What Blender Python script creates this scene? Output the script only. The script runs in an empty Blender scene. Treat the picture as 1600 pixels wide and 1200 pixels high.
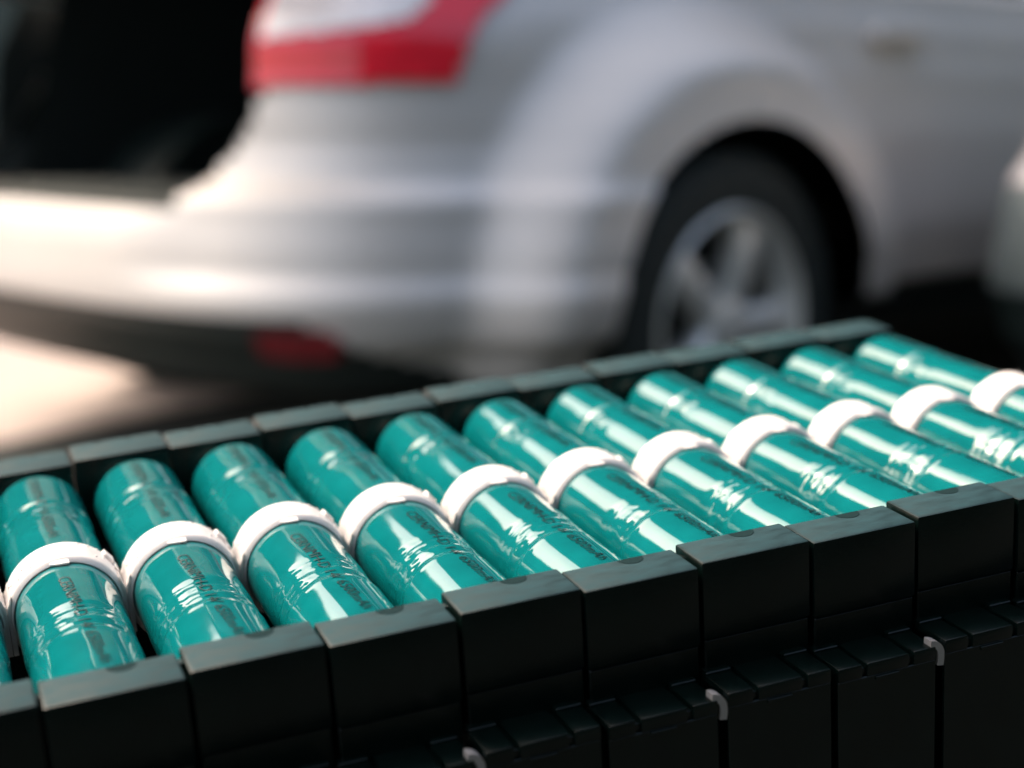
import bpy, bmesh, math, random
from mathutils import Vector, Matrix, noise
R = math.radians
sc = bpy.context.scene
COL = sc.collection
random.seed(7)

# ------------------------------------------------------------------ camera, sky, sun, exposure
cam_d = bpy.data.cameras.new('camera')
cam = bpy.data.objects.new('camera', cam_d)
COL.objects.link(cam)
cam.location = (0, 0, 0.757)
cam.rotation_euler = (R(80), 0, 0)
cam_d.sensor_width = 36
cam_d.lens = 56.25
cam_d.clip_start = 0.02
cam_d.clip_end = 2000
cam_d.dof.use_dof = True
cam_d.dof.focus_distance = 0.476
cam_d.dof.aperture_fstop = 5.7
cam_d.dof.aperture_blades = 0
sc.camera = cam

SUN_AZ, SUN_EL = -62.0, 47.0          # azimuth measured from +Y towards +X
world = bpy.data.worlds.new('World')
sc.world = world
world.use_nodes = True
wn = world.node_tree
bg = wn.nodes['Background']
sky = wn.nodes.new('ShaderNodeTexSky')
sky.sky_type = 'NISHITA'
sky.sun_disc = False
sky.sun_elevation = R(SUN_EL)
sky.sun_rotation = R(SUN_AZ)
sky.air_density = 1.0
sky.dust_density = 6.0
sky.ozone_density = 0.6
tint = wn.nodes.new('ShaderNodeMix')
tint.data_type = 'RGBA'
tint.blend_type = 'MULTIPLY'
tint.inputs[0].default_value = 1.0
tint.inputs[7].default_value = (1.0, 0.955, 0.87, 1)
wn.links.new(sky.outputs[0], tint.inputs[6])
wn.links.new(tint.outputs[2], bg.inputs[0])
bg.inputs[1].default_value = 0.15

sun_d = bpy.data.lights.new('sun', 'SUN')
sun_d.energy = 0.5
sun_d.angle = R(14)
sun_d.color = (1.0, 0.90, 0.85)
sun = bpy.data.objects.new('sun', sun_d)
COL.objects.link(sun)
sd = Vector((math.sin(R(SUN_AZ)) * math.cos(R(SUN_EL)), math.cos(R(SUN_AZ)) * math.cos(R(SUN_EL)), math.sin(R(SUN_EL))))
sun.rotation_euler = sd.to_track_quat('Z', 'Y').to_euler()
sun.location = (-3, 4, 5)

sc.view_settings.view_transform = 'Standard'
sc.view_settings.look = 'None'
sc.view_settings.gamma = 1
sc.view_settings.exposure = 1.74

# ------------------------------------------------------------------ materials
def new_mat(name):
    m = bpy.data.materials.new(name)
    m.use_nodes = True
    nt = m.node_tree
    return m, nt, nt.nodes['Principled BSDF']

def setp(b, **k):
    for a, v in k.items():
        a = a.replace('_', ' ')
        b.inputs[a].default_value = v

def rgb(c):
    return (c[0], c[1], c[2], 1)

def noise_col(nt, b, c1, c2, scale, detail=4, rough=0.6, stretch=None, lo=0.35, hi=0.65):
    tc = nt.nodes.new('ShaderNodeTexCoord')
    n = nt.nodes.new('ShaderNodeTexNoise')
    n.inputs['Scale'].default_value = scale
    n.inputs['Detail'].default_value = detail
    n.inputs['Roughness'].default_value = rough
    src = tc.outputs['Object']
    if stretch:
        mp = nt.nodes.new('ShaderNodeMapping')
        mp.inputs['Scale'].default_value = stretch
        nt.links.new(src, mp.inputs[0]); src = mp.outputs[0]
    nt.links.new(src, n.inputs['Vector'])
    r = nt.nodes.new('ShaderNodeValToRGB')
    r.color_ramp.elements[0].position = lo
    r.color_ramp.elements[1].position = hi
    r.color_ramp.elements[0].color = rgb(c1)
    r.color_ramp.elements[1].color = rgb(c2)
    nt.links.new(n.outputs['Fac'], r.inputs[0])
    nt.links.new(r.outputs[0], b.inputs['Base Color'])
    return n, r, src

def bump(nt, b, src, scale, strength, dist, detail=3, stretch=None):
    n = nt.nodes.new('ShaderNodeTexNoise')
    n.inputs['Scale'].default_value = scale
    n.inputs['Detail'].default_value = detail
    if stretch:
        mp = nt.nodes.new('ShaderNodeMapping')
        mp.inputs['Scale'].default_value = stretch
        nt.links.new(src, mp.inputs[0]); src = mp.outputs[0]
    nt.links.new(src, n.inputs['Vector'])
    bp = nt.nodes.new('ShaderNodeBump')
    bp.inputs['Strength'].default_value = strength
    bp.inputs['Distance'].default_value = dist
    nt.links.new(n.outputs['Fac'], bp.inputs['Height'])
    nt.links.new(bp.outputs[0], b.inputs['Normal'])

def mat_wrap():
    m, nt, b = new_mat('teal_shrink_wrap')
    n, r, s = noise_col(nt, b, (0.0015, 0.118, 0.124), (0.002, 0.143, 0.149), 60)
    setp(b, Roughness=0.05, IOR=1.62)
    bump(nt, b, s, 110, 0.10, 0.0006, 2, (1, 0.35, 1))
    return m

def mat_white():
    m, nt, b = new_mat('white_nylon')
    n, r, s = noise_col(nt, b, (0.68, 0.645, 0.63), (0.75, 0.71, 0.695), 220)
    setp(b, Roughness=0.42)
    b.inputs['Subsurface Weight'].default_value = 0.35
    b.inputs['Subsurface Radius'].default_value = (0.004, 0.0035, 0.0033)
    b.inputs['Subsurface Scale'].default_value = 1.0
    bump(nt, b, s, 900, 0.08, 0.0002)
    return m

def mat_black(name, base, rough, dust, film=None):
    m, nt, b = new_mat(name)
    n, r, s = noise_col(nt, b, base, dust, 70, 6, 0.7, (1, 2.2, 1), 0.40, 0.80)
    setp(b, Roughness=rough, IOR=1.5)
    b.inputs['Specular IOR Level'].default_value = 0.28
    bump(nt, b, s, 1600, 0.22, 0.0003)
    if film:                                        # grey dust lying on the upward faces
        geo = nt.nodes.new('ShaderNodeNewGeometry')
        sep = nt.nodes.new('ShaderNodeSeparateXYZ')
        nt.links.new(geo.outputs['True Normal'], sep.inputs[0])
        mr = nt.nodes.new('ShaderNodeMapRange')
        mr.inputs[1].default_value = 0.80; mr.inputs[2].default_value = 0.97
        nt.links.new(sep.outputs[2], mr.inputs[0])
        n2 = nt.nodes.new('ShaderNodeTexNoise')
        n2.inputs['Scale'].default_value = 120; n2.inputs['Detail'].default_value = 6
        nt.links.new(s, n2.inputs['Vector'])
        m2 = nt.nodes.new('ShaderNodeMapRange')
        m2.inputs[1].default_value = 0.3; m2.inputs[2].default_value = 0.7; m2.inputs[3].default_value = 0.50; m2.inputs[4].default_value = 1.0
        nt.links.new(n2.outputs['Fac'], m2.inputs[0])
        mu = nt.nodes.new('ShaderNodeMath'); mu.operation = 'MULTIPLY'
        nt.links.new(mr.outputs[0], mu.inputs[0]); nt.links.new(m2.outputs[0], mu.inputs[1])
        mx = nt.nodes.new('ShaderNodeMix'); mx.data_type = 'RGBA'
        nt.links.new(mu.outputs[0], mx.inputs[0])
        nt.links.new(r.outputs[0], mx.inputs[6])
        mx.inputs[7].default_value = rgb(film)
        nt.links.new(mx.outputs[2], b.inputs['Base Color'])
        ra = nt.nodes.new('ShaderNodeMapRange')
        ra.inputs[3].default_value = rough; ra.inputs[4].default_value = 0.85
        nt.links.new(mu.outputs[0], ra.inputs[0]); nt.links.new(ra.outputs[0], b.inputs['Roughness'])
    return m

def simple(name, c, rough=0.5, metallic=0.0, coat=0.0, var=0.12, scale=8.0):
    m, nt, b = new_mat(name)
    c2 = tuple(min(1, v * (1 + var)) for v in c)
    c1 = tuple(v * (1 - var) for v in c)
    noise_col(nt, b, c1, c2, scale)
    setp(b, Roughness=rough, Metallic=metallic)
    b.inputs['Coat Weight'].default_value = coat
    return m

M = {}
M['wrap'] = mat_wrap()
M['white'] = mat_white()
M['cap'] = mat_black('dusty_black_plastic', (0.0009, 0.0042, 0.0036), 0.26, (0.003, 0.009, 0.008), (0.013, 0.050, 0.060))
M['low'] = mat_black('black_moulded_plastic', (0.0009, 0.0042, 0.0036), 0.26, (0.003, 0.009, 0.008))
M['stain'] = simple('dark_gate_mark', (0.006, 0.020, 0.022), 0.9)
M['stain'].node_tree.nodes['Principled BSDF'].inputs['Specular IOR Level'].default_value = 0.1
M['ink'] = simple('black_ink', (0.001, 0.014, 0.015), 0.35)
M['paint'] = simple('silver_paint', (0.60, 0.575, 0.555), 0.52, 0.32, 0.10, 0.03, 2.0)
M['grey_paint'] = simple('grey_paint', (0.15, 0.18, 0.18), 0.42, 0.5, 0.35, 0.03, 2.0)
M['trim'] = simple('black_trim', (0.006, 0.013, 0.012), 0.5)
M['rubber'] = simple('tyre_rubber', (0.010, 0.017, 0.016), 0.75)
M['alloy'] = simple('alloy_rim', (0.74, 0.74, 0.71), 0.36, 0.4)
M['red'] = simple('red_lens', (0.80, 0.012, 0.035), 0.12, 0, 0.5, 0.08, 20)
M['clear'] = simple('clear_lens', (0.74, 0.68, 0.67), 0.12, 0.1, 0.5, 0.12, 14)
M['reflector'] = simple('red_reflector', (0.22, 0.012, 0.02), 0.25, 0, 0, 0.15, 30)
M['glass'] = simple('tinted_glass', (0.012, 0.018, 0.018), 0.06)
M['inside'] = simple('dark_car_carpet', (0.007, 0.014, 0.0135), 0.9)
M['table'] = simple('dark_bench_top', (0.02, 0.022, 0.022), 0.6)
M['dark_wall'] = simple('dark_plaster', (0.018, 0.036, 0.034), 0.8, 0, 0, 0.25, 3)  # for the added unseen walls; teal so that dark reflections turn teal

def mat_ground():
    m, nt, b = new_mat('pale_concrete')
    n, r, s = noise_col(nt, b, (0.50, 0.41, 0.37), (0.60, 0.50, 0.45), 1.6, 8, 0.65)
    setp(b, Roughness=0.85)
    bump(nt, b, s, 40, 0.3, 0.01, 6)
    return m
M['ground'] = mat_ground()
M['asphalt'] = simple('dark_asphalt', (0.022, 0.028, 0.027), 0.85, 0, 0, 0.3, 14)  # dark ground tone stands in for the shade round the car

# ------------------------------------------------------------------ helpers
def link(name, bm, mat, parent=None, smooth=False, recalc=True):
    if recalc:
        bmesh.ops.recalc_face_normals(bm, faces=bm.faces)
    me = bpy.data.meshes.new(name)
    bm.to_mesh(me); bm.free()
    me.materials.append(mat)
    if smooth:
        for p in me.polygons:
            p.use_smooth = True
    o = bpy.data.objects.new(name, me)
    COL.objects.link(o)
    if parent:
        o.parent = parent
    return o

def place(name, me, parent):
    o = bpy.data.objects.new(name, me)
    COL.objects.link(o)
    o.parent = parent
    return o

def thing(name, label, cat, group=None):
    o = bpy.data.objects.new(name, None)
    o.empty_display_size = 0.05
    COL.objects.link(o)
    tag(o, label, cat, group)
    return o

def tag(o, label, cat, group=None):
    o['label'] = label; o['category'] = cat
    if group:
        o['group'] = group

def add_box(bm, x0, x1, y0, y1, z0, z1, bev=0.0, seg=2):
    vs = [bm.verts.new((x, y, z)) for x in (x0, x1) for y in (y0, y1) for z in (z0, z1)]
    idx = [(0, 1, 3, 2), (4, 6, 7, 5), (0, 4, 5, 1), (2, 3, 7, 6), (0, 2, 6, 4), (1, 5, 7, 3)]
    fs = [bm.faces.new([vs[i] for i in f]) for f in idx]
    bmesh.ops.recalc_face_normals(bm, faces=fs)
    if bev > 0:
        es = list({e for f in fs for e in f.edges})
        bmesh.ops.bevel(bm, geom=es, offset=bev, segments=seg, profile=0.5, affect='EDGES')

def add_lathe_y(bm, prof, n=72, rf=None, close=False):
    """prof: list of (y, r) revolved round the Y axis"""
    rings = []
    for (y, r) in prof:
        ring = []
        for i in range(n):
            a = 2 * math.pi * i / n
            rr = r if rf is None else rf(y, a, r)
            ring.append(bm.verts.new((rr * math.sin(a), y, rr * math.cos(a))))
        rings.append(ring)
    pairs = list(zip(rings[:-1], rings[1:]))
    if close:
        pairs.append((rings[-1], rings[0]))
    for a, b in pairs:
        for i in range(n):
            j = (i + 1) % n
            bm.faces.new((a[i], a[j], b[j], b[i]))
    return rings

# ------------------------------------------------------------------ ground and unseen walls added to shape reflections and shade
def sheet(name, quad, mat):
    bm = bmesh.new()
    bm.faces.new([bm.verts.new(v) for v in quad])
    o = link(name, bm, mat)
    o['kind'] = 'structure'
    return o
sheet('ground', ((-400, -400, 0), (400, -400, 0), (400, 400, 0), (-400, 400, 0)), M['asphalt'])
# pale pavement beyond the car: its edge is laid on the edge of the car's shadow
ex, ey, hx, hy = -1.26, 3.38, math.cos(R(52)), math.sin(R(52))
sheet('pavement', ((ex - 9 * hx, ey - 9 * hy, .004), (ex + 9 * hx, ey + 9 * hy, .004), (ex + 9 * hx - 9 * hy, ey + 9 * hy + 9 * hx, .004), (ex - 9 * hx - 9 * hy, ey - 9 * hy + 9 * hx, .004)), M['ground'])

def sky_blocker(name, label, x0, x1, y0, y1, h):  # added unseen panel that blocks sky and shapes reflections
    bm = bmesh.new()
    add_box(bm, x0, x1, y0, y1, 0, h)
    add_box(bm, x0 - .06, x1 + .06, y0 - .06, y1 + .06, h + .002, h + .12, 0.01)
    o = link(name, bm, M['dark_wall'])
    tag(o, label, 'wall')
    return o
sky_blocker('house_wall', 'tall dark house wall across the yard behind the cars, out of frame', -4.0, 14, 9, 9.4, 9.5)
sky_blocker('boundary_wall', 'dark boundary wall left of the house, out of frame', -11.5, -3.5, 12, 12.3, 7.3)
sky_blocker('barn_wall', 'high dark barn wall at the far left of the yard, out of frame', -24, -10.9, 11, 11.4, 13)
sky_blocker('shed_wall', 'dark shed wall to the right behind the photographer, out of frame', -1.4, 6.9, -1.9, -1.6, 4.2)
sky_blocker('side_wall', 'dark wall along the right side of the yard, out of frame', 7.0, 7.3, -1.9, 8.9, 5.0)

# ------------------------------------------------------------------ battery pack
P = 0.036                                          # spacing of the modules
PACK = Matrix(((0.9297099, -0.36317838, -0.06116347, -0.13952),
               (0.35685108, 0.92939107, -0.0942844, 0.48169),
               (0.09108684, 0.06583089, 0.99366467, 0.60196),
               (0, 0, 0, 1)))
CR = 0.45
LF, WF, HF = 2.674, 0.476, 0.540                   # front cap: inner face, depth, top
LB, WB, HB = 2.889, 0.604, 0.395

def cell_radius(t):
    """outer radius of the film along the stick, t = distance from the clip ring"""
    pts = [(0, .447), (1.08, .447), (1.20, .4415), (1.24, .4390), (1.28, .4395), (1.33, .4370), (1.38, .4355), (1.43, .4380),
           (1.49, .4350), (1.56, .4300), (1.60, .434), (1.66, .4485), (1.72, .447), (9, .447)]
    for (a, ra), (b, rb) in zip(pts[:-1], pts[1:]):
        if a <= t <= b:
            k = (t - a) / (b - a); k = k * k * (3 - 2 * k)
            return ra + (rb - ra) * k
    return .45

def film(seed):
    off = Vector((seed * 13.7, seed * 5.1, seed * 3.3))
    def rf(y, a, r):
        t = abs(y) / P
        if y > 0 and t < 2.3:                       # shallower neck on the far half
            r = r + (0.447 * P - r) * 0.45
        neck = math.exp(-((t - 1.40) / 0.22) ** 2)
        v = Vector((math.sin(a) * 3.2, y / P * 2.0, math.cos(a) * 3.2)) + off
        w = Vector((math.sin(a) * 4.5, y / P * 7, math.cos(a) * 4.5)) + off
        u = Vector((math.sin(a) * 16, y / P * 14, math.cos(a) * 16)) + off
        crease = abs(noise.noise(w)) - 0.25
        return r + P * (0.0022 * noise.noise(v) + neck * (0.0070 * noise.noise(v * 2.0) + 0.0110 * crease + 0.0012 * noise.noise(u)))
    return rf

def frange(a, b, n):
    return [a + (b - a) * i / n for i in range(n + 1)]

def cell_mesh(kind, sgn, seed):
    bm = bmesh.new()
    if kind == 'inner':
        ts = frange(0.0, 1.08, 10) + frange(1.10, 1.41, 32)
    elif sgn < 0:
        ts = frange(1.41, 1.72, 32) + frange(1.80, LF + 0.02, 9)
    else:
        ts = frange(1.41, 1.72, 32) + frange(1.80, 2.42, 8)
    prof = [(sgn * t * P, cell_radius(t) * P) for t in ts]
    if kind == 'outer' and sgn > 0:                # rounded far end of the stick
        for i in range(1, 11):
            a = math.pi / 2 * i / 10
            prof.append(((2.42 + 0.30 * math.sin(a)) * P, (0.10 + 0.35 * math.cos(a)) * P))
        prof.append((2.725 * P, 0.02 * P))
    add_lathe_y(bm, prof, 112, film(seed))
    bmesh.ops.recalc_face_normals(bm, faces=bm.faces)
    me = bpy.data.meshes.new('cell')
    bm.to_mesh(me); bm.free()
    me.materials.append(M['wrap'])
    for p in me.polygons:
        p.use_smooth = True
    return me

CELLS = [[cell_mesh(k, s, 1 + v * 4 + (0 if s < 0 else 1)) for k, s in (('inner', -1), ('outer', -1), ('inner', 1), ('outer', 1))] for v in range(13)]

def printed_text(body, y0, length, height, phi0, slant, ymax):
    cu = bpy.data.curves.new('printed_text', 'FONT')
    cu.body = body
    cu.size = 1.0
    cu.offset = -0.004
    cu.resolution_u = 2
    tmp = bpy.data.objects.new('printed_text', cu)
    COL.objects.link(tmp)
    dg = bpy.context.evaluated_depsgraph_get()
    me = bpy.data.meshes.new_from_object(tmp.evaluated_get(dg))
    bpy.data.objects.remove(tmp)
    bpy.data.curves.remove(cu)
    bm = bmesh.new(); bm.from_mesh(me)
    bpy.data.meshes.remove(me)
    xs = [v.co.x for v in bm.verts]
    w = max(xs)
    kx, ky = length / w, height / 0.73
    for v in bm.verts:
        v.co = Vector((v.co.x * kx, v.co.y * ky, 0))
    for i in range(1, 5):
        c = i * height / 5
        bmesh.ops.bisect_plane(bm, geom=bm.verts[:] + bm.edges[:] + bm.faces[:], plane_co=(0, c, 0), plane_no=(0, 1, 0))
    n = int(length / 0.03)
    for i in range(1, n):
        bmesh.ops.bisect_plane(bm, geom=bm.verts[:] + bm.edges[:] + bm.faces[:], plane_co=(i * 0.03, 0, 0), plane_no=(1, 0, 0))
    rm = [f for f in bm.faces if f.calc_center_median().x > ymax]
    bmesh.ops.delete(bm, geom=rm, context='FACES')
    for v in bm.verts:
        t = y0 + v.co.x
        a = phi0 + slant * v.co.x + (v.co.y - height / 2) / CR
        r = cell_radius(abs(t)) + 0.0075
        v.co = Vector((r * math.sin(a), -t, r * math.cos(a))) * P
    for f in bm.faces:
        f.normal_update()
        c = f.calc_center_median()
        if f.normal.dot(Vector((c.x, 0, c.z))) < 0:
            f.normal_flip()
    me = bpy.data.meshes.new('printed_text')
    bm.to_mesh(me); bm.free()
    me.materials.append(M['ink'])
    return me

TEXT = 'CERNiMH-D 14V 6500mAh'
TEXTS = [printed_text(TEXT, 0.52, 1.90, 0.108, R(-3 + d), R(6.5 + e), 1.94) for d, e in ((0, 1), (4, 0), (-2, 1.5), (1, -1), (-4, 2))]
TEXT_BACK = printed_text(TEXT, -2.42, 1.90, 0.108, R(-2), R(2), 1.94)

def ring_mesh():
    bm = bmesh.new()
    ri, ro, h = 0.449, 0.504, 0.21
    b = 0.012
    prof = [(-h + b, ri), (-h, ri + 0.010), (-h + 0.006, ri + 0.018), (-h + 0.030, ro - 0.012), (-h + 0.045, ro - 0.003), (-h + 0.065, ro), (h - b, ro), (h, ro - b), (h, ri + b), (h - b, ri)]
    add_lathe_y(bm, [(y * P, r * P) for y, r in prof], 96, None, True)
    return bm

def ring_part(bm, x0, x1, y0, y1, z0, z1, rot=0.0, bev=0.006):
    b2 = bmesh.new()
    add_box(b2, x0 * P, x1 * P, y0 * P, y1 * P, z0 * P, z1 * P, bev * P, 1)
    b2.transform(Matrix.Rotation(rot, 4, 'Y'))
    me = bpy.data.meshes.new('t'); b2.to_mesh(me); b2.free()
    bm.from_mesh(me); bpy.data.meshes.remove(me)

def clip_ring():
    bm = ring_mesh()
    # web towards the next ring
    b2 = bmesh.new()
    zt, zb = 0.135, -0.30
    pr = [(0.455, zb), (0.497, zb), (0.497, zt), (0.478, zt + 0.035), (0.468, zt + 0.075), (0.455, zt + 0.1)]
    for s in (1, -1):
        fr = [b2.verts.new((s * x * P, -0.195 * P, z * P)) for x, z in pr]
        bk = [b2.verts.new((s * x * P, 0.19 * P, z * P)) for x, z in pr]
        b2.faces.new(fr); b2.faces.new(bk)
        for i in range(len(pr)):
            j = (i + 1) % len(pr)
            b2.faces.new((fr[i], fr[j], bk[j], bk[i]))
    bmesh.ops.recalc_face_normals(b2, faces=b2.faces)
    me = bpy.data.meshes.new('t'); b2.to_mesh(me); b2.free()
    bm.from_mesh(me); bpy.data.meshes.remove(me)
    # hook at the rear right, low block on the rear right
    ring_part(bm, -0.05, 0.06, 0.09, 0.205, 0.495, 0.535, R(52))
    ring_part(bm, -0.03, 0.03, 0.02, 0.20, 0.495, 0.525, R(64))
    # ribs low on the left
    for a in (-66, -58):
        ring_part(bm, -0.012, 0.012, -0.02, 0.12, 0.495, 0.514, R(a))
    return bm

def nub_mesh():
    """small moulded pips on the outside of the ring"""
    bm = bmesh.new()
    for a, y in ((-52, 0.10), (-40, 0.0), (-46, -0.12), (-28, 0.12), (-30, -0.1), (30, 0.165), (40, 0.165), (20, 0.165), (46, 0.03), (36, -0.06), (-62, 0.05)):
        b2 = bmesh.new()
        bmesh.ops.create_uvsphere(b2, u_segments=8, v_segments=5, radius=0.014 * P)
        b2.transform(Matrix.Rotation(R(a), 4, 'Y') @ Matrix.Translation((0, y * P, 0.503 * P)))
        me = bpy.data.meshes.new('t'); b2.to_mesh(me); b2.free()
        bm.from_mesh(me); bpy.data.meshes.remove(me)
    return bm

def tongue_mesh():
    """the small tongue that laps over the film at the front of the ring"""
    bm = bmesh.new()
    top, bot = [], []
    pts = []
    for i in range(13):
        u = i / 12
        a = R(-13 + 20 * u)
        y = -0.20 - 0.05 * min(1, math.sin(math.pi * min(1, u * 0.62 + 0.02)) * 1.1)
        pts.append((a, y))
    for a, y in pts:
        for rr, lst in ((0.487, top), (0.456, bot)):
            lst.append((bm.verts.new((rr * P * math.sin(a), -0.18 * P, rr * P * math.cos(a))),
                        bm.verts.new(((rr - (0.016 if rr > 0.47 else 0)) * P * math.sin(a), y * P, (rr - (0.016 if rr > 0.47 else 0)) * P * math.cos(a)))))
    for i in range(12):
        bm.faces.new((top[i][0], top[i + 1][0], top[i + 1][1], top[i][1]))
        bm.faces.new((bot[i][0], bot[i][1], bot[i + 1][1], bot[i + 1][0]))
        bm.faces.new((top[i][1], top[i + 1][1], bot[i + 1][1], bot[i][1]))
    for i in (0, 12):
        bm.faces.new((top[i][0], top[i][1], bot[i][1], bot[i][0]))
    return bm

def front_cap():
    bm = bmesh.new()
    w = 0.485
    yo, yi = -(LF + WF), -LF
    S = lambda *a: [v * P for v in a]
    add_box(bm, *S(-w, w, yo, yi, -0.12, HF), 0.022 * P, 2)             # proud upper block
    add_box(bm, *S(-w + .012, w - .012, yo + .016, yi - .003, -0.50, -0.125), 0.012 * P, 1)   # recessed skirt
    add_box(bm, *S(-w - .028, -w + .03, yi - 0.14, yi - 0.06, -0.5, HF - 0.07), 0.0)   # web closing the joint
    return bm

def lower_cap():
    """ledge block with two grooves across its top"""
    bm = bmesh.new()
    S = lambda *a: [v * P for v in a]
    yo, yi = -(LF + WF) - 0.40, -(LF + WF) + 0.04
    w = 0.462
    g = 0.022
    a, b = -0.215, 0.225
    add_box(bm, *S(-w, w, yo + 0.03, yi + 0.3, -2.2, -0.42), 0.01 * P, 1)
    add_box(bm, *S(-w, w, yo + 0.002, yo + 0.1, -2.19, -0.49), 0.008 * P, 1)
    add_box(bm, *S(-w, a - g, yo, yi, -0.50, -0.375), 0.014 * P, 2)
    add_box(bm, *S(a + g, b - g, yo, yi + 0.01, -0.50, -0.378), 0.014 * P, 2)
    add_box(bm, *S(b + g, w, yo, yi, -0.50, -0.375), 0.014 * P, 2)
    # slim latch lip under the middle segment
    add_box(bm, *S(a + 0.10, b - 0.12, yo - 0.012, yo + 0.02, -0.54, -0.505), 0.004 * P, 1)
    # low rear steps of the side segments
    add_box(bm, *S(-w, a - g, yi - 0.085, yi + 0.02, -0.40, -0.352), 0.008 * P, 1)
    add_box(bm, *S(b + g, w, yi - 0.085, yi + 0.02, -0.40, -0.352), 0.008 * P, 1)
    return bm

def gate_mark():
    """half round moulding mark at the inner edge of the cap top"""
    bm = bmesh.new()
    n = 14
    top = []; bot = []
    for i in range(n + 1):
        a = math.pi * i / n
        x = 0.10 + 0.11 * math.cos(a); y = -LF - 0.028 - 0.115 * math.sin(a)
        top.append(bm.verts.new((x * P, y * P, (HF + 0.0035) * P)))
        bot.append(bm.verts.new((x * P, y * P, (HF - 0.01) * P)))
    bm.faces.new(top); bm.faces.new(list(reversed(bot)))
    for i in range(n + 1):
        j = (i + 1) % (n + 1)
        bm.faces.new((top[i], bot[i], bot[j], top[j]))
    return bm

def back_cap():
    bm = bmesh.new()
    w = 0.487
    S = lambda *a: [v * P for v in a]
    add_box(bm, *S(-w, w, LB, LB + WB - 0.05, -0.6, HB), 0.018 * P, 2)
    # broken outer lip
    for a, b in ((-w + 0.01, -0.20), (-0.17, 0.12), (0.15, w - 0.01)):
        add_box(bm, *S(a, b, LB + WB - 0.08, LB + WB, -0.3, HB - 0.002), 0.012 * P, 1)
    add_box(bm, *S(-w + .01, w - .01, LB - 0.02, LB + WB - 0.06, -2.2, -0.605), 0.0)
    return bm

def mk(bm, name, mat, smooth=False):
    bmesh.ops.recalc_face_normals(bm, faces=bm.faces)
    me = bpy.data.meshes.new(name)
    bm.to_mesh(me); bm.free()
    me.materials.append(mat)
    if smooth:
        for p in me.polygons:
            p.use_smooth = True
    return me

ME = {'clip_ring': mk(clip_ring(), 'clip_ring', M['white'], True), 'nub': mk(nub_mesh(), 'nub', M['white'], True),
      'tongue': mk(tongue_mesh(), 'tongue', M['white']),
      'end_cap': mk(front_cap(), 'end_cap', M['cap']), 'lower_cap': mk(lower_cap(), 'lower_cap', M['low']),
      'gate_mark': mk(gate_mark(), 'gate_mark', M['stain']), 'back_cap': mk(back_cap(), 'back_cap', M['cap'])}
def sharpen(me, ang=R(35)):
    bm = bmesh.new(); bm.from_mesh(me)
    for e in bm.edges:
        if len(e.link_faces) == 2 and e.calc_face_angle(0) > ang:
            e.smooth = False
    for f in bm.faces:
        f.smooth = True
    bm.to_mesh(me); bm.free()
for k in ('clip_ring', 'end_cap', 'lower_cap', 'back_cap', 'tongue'):
    sharpen(ME[k])

ORD = ['', 'second', 'third', 'fourth', 'fifth', 'sixth', 'seventh', 'eighth', 'ninth']
def module_label(k):
    d = {-2: 'teal battery module cut off at the left edge, hardly more than its front cap showing',
         -1: 'teal battery module whose white ring is cut by the left edge of the photo',
         0: 'leftmost teal battery module whose white ring shows almost whole',
         5: 'middle teal battery module, with a wide pale highlight beside its white ring',
         9: 'teal battery module second from the far right end, its front end outside the frame',
         10: 'last teal battery module at the far right end, ring cut by the frame'}
    if k in d:
        return d[k]
    if k < 5:
        return 'teal battery module with the %s white ring from the left, black end caps' % {1: 'second', 2: 'third', 3: 'fourth', 4: 'fifth'}[k]
    return 'teal battery module with the %s white ring from the right' % {6: 'fifth', 7: 'fourth', 8: 'third'}[k]

for k in range(-2, 11):
    root = thing('battery_module', module_label(k), 'battery', 'battery modules side by side in the pack')
    root.matrix_world = PACK @ Matrix.Translation((k * P, 0, 0))
    cs = CELLS[(k + 2) % 13]
    rr = random.Random(k + 50)
    for me in cs:
        o = place('cell', me, root)
    o = place('clip_ring', ME['clip_ring'], root)
    place('nub', ME['nub'], o)
    place('tongue', ME['tongue'], o)
    dz = (0.020 if k % 2 else -0.014) * P + rr.uniform(-1, 1) * 0.005 * P
    c = place('end_cap', ME['end_cap'], root)
    c.location = (0.055 * P + rr.uniform(-1, 1) * 0.004 * P, (0.012 if k % 2 else 0) * P, dz)
    place('gate_mark', ME['gate_mark'], c)
    l = place('lower_cap', ME['lower_cap'], root)
    l.location = ((0.012 if k % 2 else 0.0) * P, 0, (-0.03 if k % 2 == 0 else 0.0) * P)
    b = place('end_cap', ME['back_cap'], root)
    b.location = (-0.07 * P, rr.uniform(-1, 1) * 0.02 * P, (0.018 if k % 2 else -0.008) * P + rr.uniform(-1, 1) * 0.008 * P)
    t = place('printed_text', TEXTS[(k * 2) % 5], root)
    place('printed_text', TEXT_BACK, root)

# white nylon straps that show in the gap after every second lower cap
def strap_mesh():
    bm = bmesh.new()
    n = 10
    yo = -(LF + WF) - 0.395
    sec = []
    path = [(-0.07 + 0.10 * math.sin(math.pi / 2 * i / n), -0.10 + 0.10 * math.cos(math.pi / 2 * i / n)) for i in range(n + 1)] + [(0.03, -0.15), (0.022, -0.20)]
    for i, (x, z) in enumerate(path):
        a, b = path[max(0, i - 1)], path[min(len(path) - 1, i + 1)]
        d = Vector((b[0] - a[0], b[1] - a[1])).normalized()
        nx, nz = -d[1], d[0]
        th = 0.030
        sec.append([bm.verts.new(((x + nx * s) * P, y * P, (z + nz * s) * P)) for s, y in ((-th, yo), (th, yo), (th, yo + 0.10), (-th, yo + 0.10))])
    for a, b in zip(sec[:-1], sec[1:]):
        for i in range(4):
            j = (i + 1) % 4
            bm.faces.new((a[i], a[j], b[j], b[i]))
    bm.faces.new(sec[0]); bm.faces.new(sec[-1])
    return mk(bm, 'white_strap', M['white'])
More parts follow.
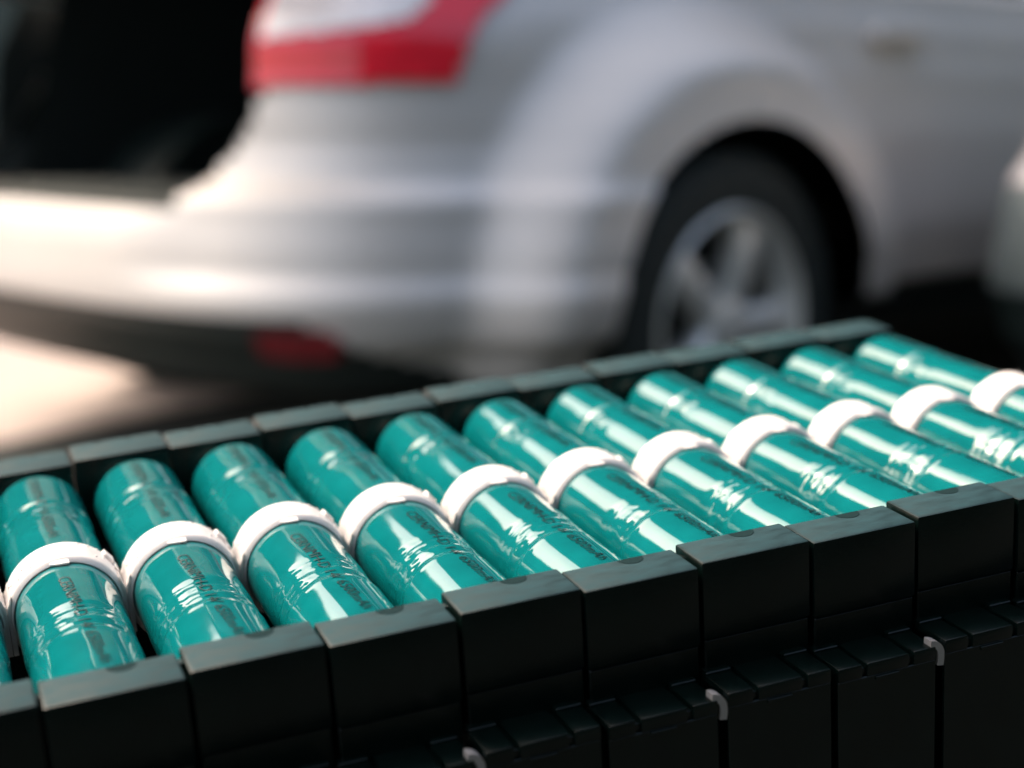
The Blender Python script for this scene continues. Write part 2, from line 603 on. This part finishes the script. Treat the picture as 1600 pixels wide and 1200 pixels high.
M['strap'] = simple('grey_nylon', (0.30, 0.285, 0.28), 0.5)  # white nylon darkened: shade of the gap put into its colour
sm = strap_mesh(); sm.materials[0] = M['strap']
for k, lab in ((2, 'small white strap end between lower black caps, nearest the bottom edge of the photo'),
               (4, 'white strap end curling out of the gap between lower black caps, middle one of three'),
               (6, 'white strap end between lower black caps, topmost and furthest right')):
    o = bpy.data.objects.new('white_strap', sm)
    COL.objects.link(o)
    o.matrix_world = PACK @ Matrix.Translation(((k + 0.485) * P, 0, -0.385 * P))
    tag(o, lab, 'strap', 'white straps between the lower caps')

# bench the pack stands on
tb = thing('bench', 'dark workbench carrying the battery pack, below the frame', 'bench')
bm = bmesh.new()
add_box(bm, -4 * P, 10.6 * P, -4.0 * P, 3.5 * P, -2.9 * P, -2.21 * P, 0.002)
o = link('bench_top', bm, M['table'], tb)
o.matrix_world = PACK
for lx, ly in ((-3.5, -3.5), (10.1, -3.5), (-3.5, 3.0), (10.1, 3.0)):
    w = PACK @ Vector((lx * P, ly * P, -2.9 * P))
    bm = bmesh.new()
    add_box(bm, w.x - 0.015, w.x + 0.015, w.y - 0.015, w.y + 0.015, 0, w.z + 0.005, 0.002)
    link('leg', bm, M['table'], tb)

# ------------------------------------------------------------------ cars
CB, CL = 0.93, 4.45                                 # half width, length
CAPL = (0.62, 0.95)                                 # length of the rounded rear and front ends
WX, WZ, AR = (0.95, 3.62), 0.335, 0.392             # axles, wheel centre height, arch radius
def sgnpow(v, e):
    return math.copysign(abs(v) ** e, v)

def outline():
    """closed plan outline, (x, y, end factor): starts at rear centre, near side first"""
    pts = []
    n = 110
    e = 2 / 3.0
    half = []
    for i in range(n + 1):                          # rear corner, near side (y < 0)
        a = math.pi / 2 * i / n
        half.append((CAPL[0] * (1 - sgnpow(math.cos(a), e)), -CB * sgnpow(math.sin(a), e)))
    m = 150
    for i in range(1, m):
        half.append((CAPL[0] + (CL - CAPL[0] - CAPL[1]) * i / m, -CB))
    for i in range(n + 1):
        a = math.pi / 2 * (1 - i / n)
        half.append((CL - CAPL[1] * (1 - sgnpow(math.cos(a), e)), -CB * sgnpow(math.sin(a), e)))
    # even out the spacing
    d = [0]
    for a, b in zip(half[:-1], half[1:]):
        d.append(d[-1] + math.hypot(a[0] - b[0], a[1] - b[1]))
    N = 300
    out = []
    j = 0
    for i in range(N + 1):
        s = d[-1] * i / N
        while j < len(d) - 2 and d[j + 1] < s:
            j += 1
        t = (s - d[j]) / max(1e-9, d[j + 1] - d[j])
        out.append((half[j][0] + (half[j + 1][0] - half[j][0]) * t, half[j][1] + (half[j + 1][1] - half[j][1]) * t))
    return out + [(x, -y) for x, y in reversed(out[1:-1])]
OUT = outline()
NU = len(OUT)
def interp(pts, z):
    if z <= pts[0][0]:
        return pts[0][1]
    for (a, ra), (b, rb) in zip(pts[:-1], pts[1:]):
        if z <= b:
            k = (z - a) / (b - a); k = k * k * (3 - 2 * k)
            return ra + (rb - ra) * k
    return pts[-1][1]
REAR = [(.22, .16), (.30, .06), (.37, .012), (.415, 0), (.44, .002), (.50, .008), (.54, .016), (.575, .032), (.64, .092), (.69, .108), (.84, .122), (1.0, .19)]
FRONT = [(.22, .12), (.32, .03), (.42, 0), (.55, .01), (.68, .06), (.8, .16), (1.0, .4)]
SIDE = [(.22, .14), (.335, .10), (.365, .02), (.50, .0), (.66, .006), (.80, .02), (.88, .035), (1.0, .07)]
NRM = []
for i in range(NU):
    a, b = OUT[i - 1], OUT[(i + 1) % NU]
    d = Vector((b[0] - a[0], b[1] - a[1])).normalized()
    NRM.append((-d[1], d[0]) if False else (d[1], -d[0]))
def ss(a, b, x):
    t = max(0, min(1, (x - a) / (b - a)))
    return t * t * (3 - 2 * t)
def body_point(i, z, lift=0.0):
    x, y = OUT[i]
    nx, ny = NRM[i]
    rear = 1 - ss(0.02, 1.05, x)
    front = ss(CL - 1.1, CL - 0.4, x)
    ins = rear * interp(REAR, z) + front * interp(FRONT, z) + (1 - rear - front) * interp(SIDE, z)
    if x < 1.0:                                     # lip low on the bumper corners
        ins += 0.015 * ss(0.30, 0.55, abs(y)) * ss(.435, .47, z) * (1 - ss(.54, .60, z)) * (1 - ss(0.45, 0.75, x))
    for wx in WX:
        r = math.hypot(x - wx, z - WZ)
        if abs(y) > 0.5:
            ins -= 0.125 * (1 - ss(0.48, 0.63, r)) * ss(0.10, 0.34, z + 0.1)
    ins -= lift
    return Vector((x - nx * ins, y - ny * ins, z))

def opening_half(z):
    return interp([(.57, .445), (.63, .495), (.72, .55), (.83, .595), (1.0, .645)], z)

def in_poly(p, poly):
    x, y = p; c = False
    for (x1, y1), (x2, y2) in zip(poly, poly[1:] + poly[:1]):
        if (y1 > y) != (y2 > y) and x < (x2 - x1) * (y - y1) / (y2 - y1) + x1:
            c = not c
    return c

def make_car(name, label, cat, paint):
    root = thing(name, label, cat)
    Z0, Z1, NZ = 0.25, 1.0, 56
    def ztop(x):
        return Z1 - 0.16 * ss(CL - 1.6, CL - 0.1, x)
    grid = []
    for j in range(NZ + 1):
        row = []
        for i in range(NU):
            z = Z0 + (ztop(OUT[i][0]) - Z0) * j / NZ
            v = body_point(i, z)
            if abs(v.y) > 0.6:
                for wx in WX:                       # pull vertices onto the wheel arch
                    dx, dz = v.x - wx, v.z - WZ
                    r = math.hypot(dx, dz)
                    if abs(r - AR) < 0.011 and r > 0:
                        v.x = wx + dx * AR / r; v.z = WZ + dz * AR / r
            row.append(v)
        grid.append(row)
    sets = {'body': bmesh.new(), 'bumper': bmesh.new(), 'valance': bmesh.new()}
    vmap = {k: {} for k in sets}
    def vert(s, i, j):
        key = (i, j)
        if key not in vmap[s]:
            vmap[s][key] = sets[s].verts.new(grid[j][i])
        return vmap[s][key]
    for j in range(NZ):
        for i in range(NU):
            i2 = (i + 1) % NU
            c = (grid[j][i] + grid[j][i2] + grid[j + 1][i] + grid[j + 1][i2]) / 4
            if abs(c.y) > 0.6 and any(math.hypot(c.x - wx, c.z - WZ) < AR for wx in WX):
                continue
            if c.x < 0.6 and c.z > 0.572 and -c.y < opening_half(c.z) and c.y < min(0.86, opening_half(c.z) + 0.33):
                continue
            s = 'body'
            ay = abs(c.y)
            if c.x < 1.0 and c.z < 0.60:
                s = 'bumper'
                if c.x < 0.5 and c.z < 0.40 - 0.12 * ss(0.70, 0.88, ay):
                    s = 'valance'
            elif c.x > CL - 1.0 and c.z < 0.40:
                s = 'valance'
            elif c.z < 0.355 and 1.0 < c.x:
                s = 'valance'
            sets[s].faces.new((vert(s, i, j), vert(s, i2, j), vert(s, i2, j + 1), vert(s, i, j + 1)))
    objs = {}
    for s in sets:
        objs[s] = link(s, sets[s], M['trim'] if s == 'valance' else paint, root, True)
    # upper shell: shoulder, windows, roof
    def gh(i, lev):
        x0, y0 = OUT[i]
        zs, xa, xb, b = lev
        return Vector((xa + x0 / CL * (xb - xa), y0 / CB * b, zs))
    levs = [(1.03, 0.22, 3.55, 0.80), (1.30, 0.40, 2.95, 0.70), (1.40, 0.55, 2.60, 0.64), (1.45, 0.75, 2.40, 0.55), (1.47, 1.0, 2.1, 0.3)]
    shell, glass = bmesh.new(), bmesh.new()
    rows = [[grid[NZ][i].copy() for i in range(NU)]] + [[gh(i, l) for i in range(NU)] for l in levs]
    for j in range(len(rows) - 1):
        for i in range(NU):
            i2 = (i + 1) % NU
            c0 = OUT[i]
            q = [rows[j][i], rows[j][i2], rows[j + 1][i2], rows[j + 1][i]]
            if c0[0] < 0.5 and abs(c0[1]) < 0.80 and j <= 1:
                continue                            # the open tailgate
            tgt = shell
            if j == 1:
                post = any(abs(c0[0] - px) < 0.10 for px in (0.75, 1.9, 3.0)) and abs(c0[1]) > 0.7
                if not post:
                    tgt = glass
            tgt.faces.new([tgt.verts.new(v) for v in q])
    f = shell.faces.new([shell.verts.new(v) for v in rows[-1]])
    for b_, nm, mt in ((shell, 'roof', paint), (glass, 'window', M['glass'])):
        bmesh.ops.remove_doubles(b_, verts=b_.verts, dist=1e-4)
        link(nm, b_, mt, root, True)
    # raised tailgate
    bm = bmesh.new()
    hx, hz = 0.60, 1.43
    rows2 = []
    for k in range(9):
        t = k / 8
        x = hx - 0.98 * t; z = hz + 0.30 * t + 0.16 * math.sin(math.pi * t * 0.9)
        hw = 0.58 + 0.06 * math.sin(math.pi * t)
        rows2.append([bm.verts.new((x, hw * u, z - 0.05 * u * u)) for u in (-1, -.8, -.4, 0, .4, .8, 1)])
    low = [[bm.verts.new(v.co + Vector((0.02, 0, -0.055))) for v in r] for r in rows2]
    for a in (rows2, low):
        for k in range(8):
            for u in range(6):
                bm.faces.new((a[k][u], a[k][u + 1], a[k + 1][u + 1], a[k + 1][u]))
    for k in range(8):
        for u in (0, 6):
            bm.faces.new((rows2[k][u], rows2[k + 1][u], low[k + 1][u], low[k][u]))
    for k in (0, 8):
        for u in range(6):
            bm.faces.new((rows2[k][u], rows2[k][u + 1], low[k][u + 1], low[k][u]))
    link('tailgate', bm, paint, root, True)
    sharpen(root.children[-1].data if root.children else bm, R(40)) if False else None
    # cargo space
    bm = bmesh.new()
    a0, a1, hw, z0, z1 = 0.155, 1.7, 0.74, 0.57, 1.34
    for q in (((a0, -.40, z0), (.5, -hw, z0), (a1, -hw, z0), (a1, hw, z0), (.5, hw, z0), (a0, .55, z0)),
              ((a1, -hw, z0), (a1, hw, z0), (a1, hw, z1), (a1, -hw, z1)),
              ((0.42, -hw, z0), (a1, -hw, z0), (a1, -hw, z1), (0.62, -hw, z1)),
              ((0.42, hw, z0), (a1, hw, z0), (a1, hw, z1), (0.62, hw, z1)),
              ((0.62, -hw, z1), (a1, -hw, z1), (a1, hw, z1), (0.62, hw, z1))):
        bm.faces.new([bm.verts.new(v) for v in q])
    link('cargo_space', bm, M['inside'], root)
    # inner jambs: from the opening edge inwards to the cargo walls
    for s in (-1, 1):
        bm = bmesh.new()
        prev = None
        for k in range(13):
            z = 0.57 + 0.43 * k / 12
            y = s * min(0.87, opening_half(z) + 0.012 + (0.33 if s > 0 else 0))
            ox = next(px for px, py in OUT if -py >= abs(y))
            xx = interp(REAR, z) + ox + 0.03
            cur = (bm.verts.new((xx, y, z)), bm.verts.new((0.62, s * min(0.88, max(hw, abs(y) + 0.01)), z)))
            if prev:
                bm.faces.new((prev[0], cur[0], cur[1], prev[1]))
            prev = cur
        link('jamb', bm, M['inside'], root)
    bm = bmesh.new()
    add_box(bm, 0.12, 0.185, -0.42, 0.60, 0.552, 0.576, 0.008)
    link('sill_plate', bm, M['trim'], root)
    # underside
    bm = bmesh.new()
    add_box(bm, 0.30, CL - 0.30, -0.62, 0.62, 0.255, 0.40, 0.02)
    add_box(bm, 1.36, 3.2, -0.80, 0.80, 0.252, 0.36, 0.02)
    link('underbody', bm, M['trim'], root)
    # lights
    for s in (-1, 1):
        red, clear = bmesh.new(), bmesh.new()
        # outline in (u, z): u = path length from rear centre along the outline
        rp = [(.60, .782), (1.06, .792), (1.075, .84), (1.12, .90), (1.30, 1.0), (.60, 1.0)]
        cp = [(.62, .862), (.68, .868), (.85, .882), (.95, .892), (1.01, .92), (1.05, 1.0), (.62, 1.0)]
        u = 0
        us = [0 if s < 0 else -0.75]
        u = us[0]
        for i in range(1, 160):
            u += math.hypot(OUT[i][0] - OUT[i - 1][0], OUT[i][1] - OUT[i - 1][1]); us.append(u)
        zz = [0.775 + 0.225 * k / 44 for k in range(45)]
        for i in range(10, 150):
            for k in range(44):
                c = ((us[i] + us[i + 1]) / 2 if i + 1 < len(us) else us[i], (zz[k] + zz[k + 1]) / 2)
                if not in_poly(c, rp):
                    continue
                inside = in_poly(c, cp)
                tgt = clear if inside else red
                q = []
                for (ii, kk) in ((i, k), (i + 1, k), (i + 1, k + 1), (i, k + 1)):
                    v = body_point(ii, zz[kk], 0.016 if inside else 0.012)
                    q.append(tgt.verts.new((v.x, v.y * (1 if s < 0 else -1), v.z)))
                tgt.faces.new(q)
        for b_ in (red, clear):
            bmesh.ops.remove_doubles(b_, verts=b_.verts, dist=1e-5)
        tl = link('tail_light', red, M['red'], root, True)
        link('clear_lens', clear, M['clear'], tl, True)
        # low red reflector
        bm = bmesh.new()
        vs = []
        for i in range(60):
            x, y = OUT[i]
            if 0.63 <= -y <= 0.785:
                t = (-y - 0.63) / 0.155
                hh = 0.026 * math.sqrt(max(0.02, 1 - (2 * t - 1) ** 4))
                a = body_point(i, 0.352 - hh, 0.012); b = body_point(i, 0.352 + hh, 0.012)
                for v in (a, b):
                    v.y *= (1 if s < 0 else -1)
                vs.append((bm.verts.new(a), bm.verts.new(b), bm.verts.new(a + Vector((.02, 0, 0))), bm.verts.new(b + Vector((.02, 0, 0)))))
        for a, b in zip(vs[:-1], vs[1:]):
            bm.faces.new((a[0], b[0], b[1], a[1]))
            bm.faces.new((a[1], b[1], b[3], a[3]))
            bm.faces.new((a[0], a[2], b[2], b[0]))
        link('reflector', bm, M['reflector'], root)
        # head lamp
        bm = bmesh.new()
        for i in range(230, 285):
            for k in range(8):
                q = []
                for ii, kk in ((i, k), (i + 1, k), (i + 1, k + 1), (i, k + 1)):
                    v = body_point(ii, 0.60 + 0.016 * kk, 0.01)
                    q.append(bm.verts.new((v.x, v.y * (1 if s < 0 else -1), v.z)))
                bm.faces.new(q)
        bmesh.ops.remove_doubles(bm, verts=bm.verts, dist=1e-5)
        link('headlight', bm, M['clear'], root, True)
        # door handle
        for hx_ in (1.62, 2.55):
            bm = bmesh.new()
            add_box(bm, hx_ - 0.10, hx_ + 0.10, -0.025, 0.025, 0.885, 0.92, 0.010)
            o = link('door_handle', bm, paint, root)
            o.location = (0, s * (CB - 0.02), 0)
        # mirror
        bm = bmesh.new()
        bmesh.ops.create_uvsphere(bm, u_segments=16, v_segments=10, radius=0.11)
        bmesh.ops.scale(bm, vec=(0.7, 1, 0.75), verts=bm.verts)
        o = link('wing_mirror', bm, paint, root, True)
        o.location = (3.0, s * 0.98, 1.06)
    # wheels and arches
    def wheel_parts():
        tb = bmesh.new()
        R_, rr, hw = 0.338, 0.224, 0.105
        prof = [(-hw + .004, rr - .01), (-hw, rr + .012), (-hw - .006, rr + .05), (-hw + .002, R_ - .022), (-hw + .018, R_ - .004), (0, R_),
                (hw - .018, R_ - .004), (hw - .002, R_ - .022), (hw + .006, rr + .05), (hw, rr + .012), (hw - .004, rr - .01)]
        add_lathe_y(tb, prof, 64)
        tyre = mk(tb, 'tyre', M['rubber'], True)
        rb = bmesh.new()
        add_lathe_y(rb, [(-hw + .002, rr + .004), (-hw - .004, rr - .004), (-hw + .006, rr - .018), (-hw + .05, rr - .030), (hw, rr - .03), (hw, rr + .002)], 64)
        for k in range(5):
            b2 = bmesh.new()
            a0 = R(72 * k)
            ring = []
            for r, w, y in ((0.03, 0.034, -hw + .018), (0.09, 0.030, -hw + .006), (0.15, 0.034, -hw + .004), (0.195, 0.046, -hw + .012)):
                ring.append([b2.verts.new((sx * w, y + dy, r)) for sx, dy in ((-1, .012), (-.6, 0), (.6, 0), (1, .012), (1, .05), (-1, .05))])
            for a, b in zip(ring[:-1], ring[1:]):
                for q in range(6):
                    b2.faces.new((a[q], a[(q + 1) % 6], b[(q + 1) % 6], b[q]))
            b2.faces.new(ring[0]); b2.faces.new(ring[-1])
            b2.transform(Matrix.Rotation(a0, 4, 'Y'))
            me = bpy.data.meshes.new('t'); b2.to_mesh(me); b2.free(); rb.from_mesh(me); bpy.data.meshes.remove(me)
        add_lathe_y(rb, [(-hw - .002, 0.001), (-hw - .002, .03), (-hw + .006, .05), (-hw + .03, .055)], 32)
        rim = mk(rb, 'rim', M['alloy'])
        db = bmesh.new()
        add_lathe_y(db, [(-.01, .02), (-.01, .185), (.03, .185)], 48)
        disc = mk(db, 'brake_disc', M['trim'], True)
        return tyre, rim, disc
    tyre, rim, disc = wheel_parts()
    sharpen(rim, R(40))
    wi = 0
    for wx in WX:
        for s in (-1, 1):
            w = bpy.data.objects.new('wheel', None)
            COL.objects.link(w); w.parent = root
            w.location = (wx, s * 0.89, WZ)
            w.rotation_euler = (0, R(20), 0 if s < 0 else math.pi)
            for nm, me in (('tyre', tyre), ('rim', rim), ('brake_disc', disc)):
                place(nm, me, w)
            bm = bmesh.new()
            rows3 = []
            for k in range(33):
                a = R(-30 + 240 * k / 32)
                rows3.append([bm.verts.new((AR * 1.01 * math.cos(a), y, AR * 1.01 * math.sin(a))) for y in (-.135, .30)])
            for a, b in zip(rows3[:-1], rows3[1:]):
                bm.faces.new((a[0], b[0], b[1], a[1]))
            bm.faces.new([r[1] for r in rows3])
            o = link('wheel_arch', bm, M['trim'], root)
            o.location = (wx, s * 0.80, WZ)
            o.rotation_euler = (0, 0, 0 if s < 0 else math.pi)
    return root

car = make_car('silver_car', 'blurred silver estate car with open tailgate and red tail light behind the batteries', 'car', M['paint'])
car.location = (-0.950, 3.058, 0)
car.rotation_euler = (0, 0, R(45))

def copy_tree(o, parent=None):
    c = o.copy(); COL.objects.link(c)
    if parent:
        c.parent = parent
    for ch in list(o.children):
        copy_tree(ch, c)
    return c
car2 = copy_tree(car)
tag(car2, 'grey car corner cut by the right edge of the photo, beside the silver car', 'car')
car2.name = 'grey_car'
# its own paint, shared shapes
def repaint(o):
    for s in o.material_slots:
        if s.material == M['paint']:
            s.link = 'OBJECT'; s.material = M['grey_paint']
    for ch in o.children:
        repaint(ch)
repaint(car2)
car2.location = (1.40 + 3.147, 2.24 + 3.147, 0)
car2.rotation_euler = (0, 0, R(225))
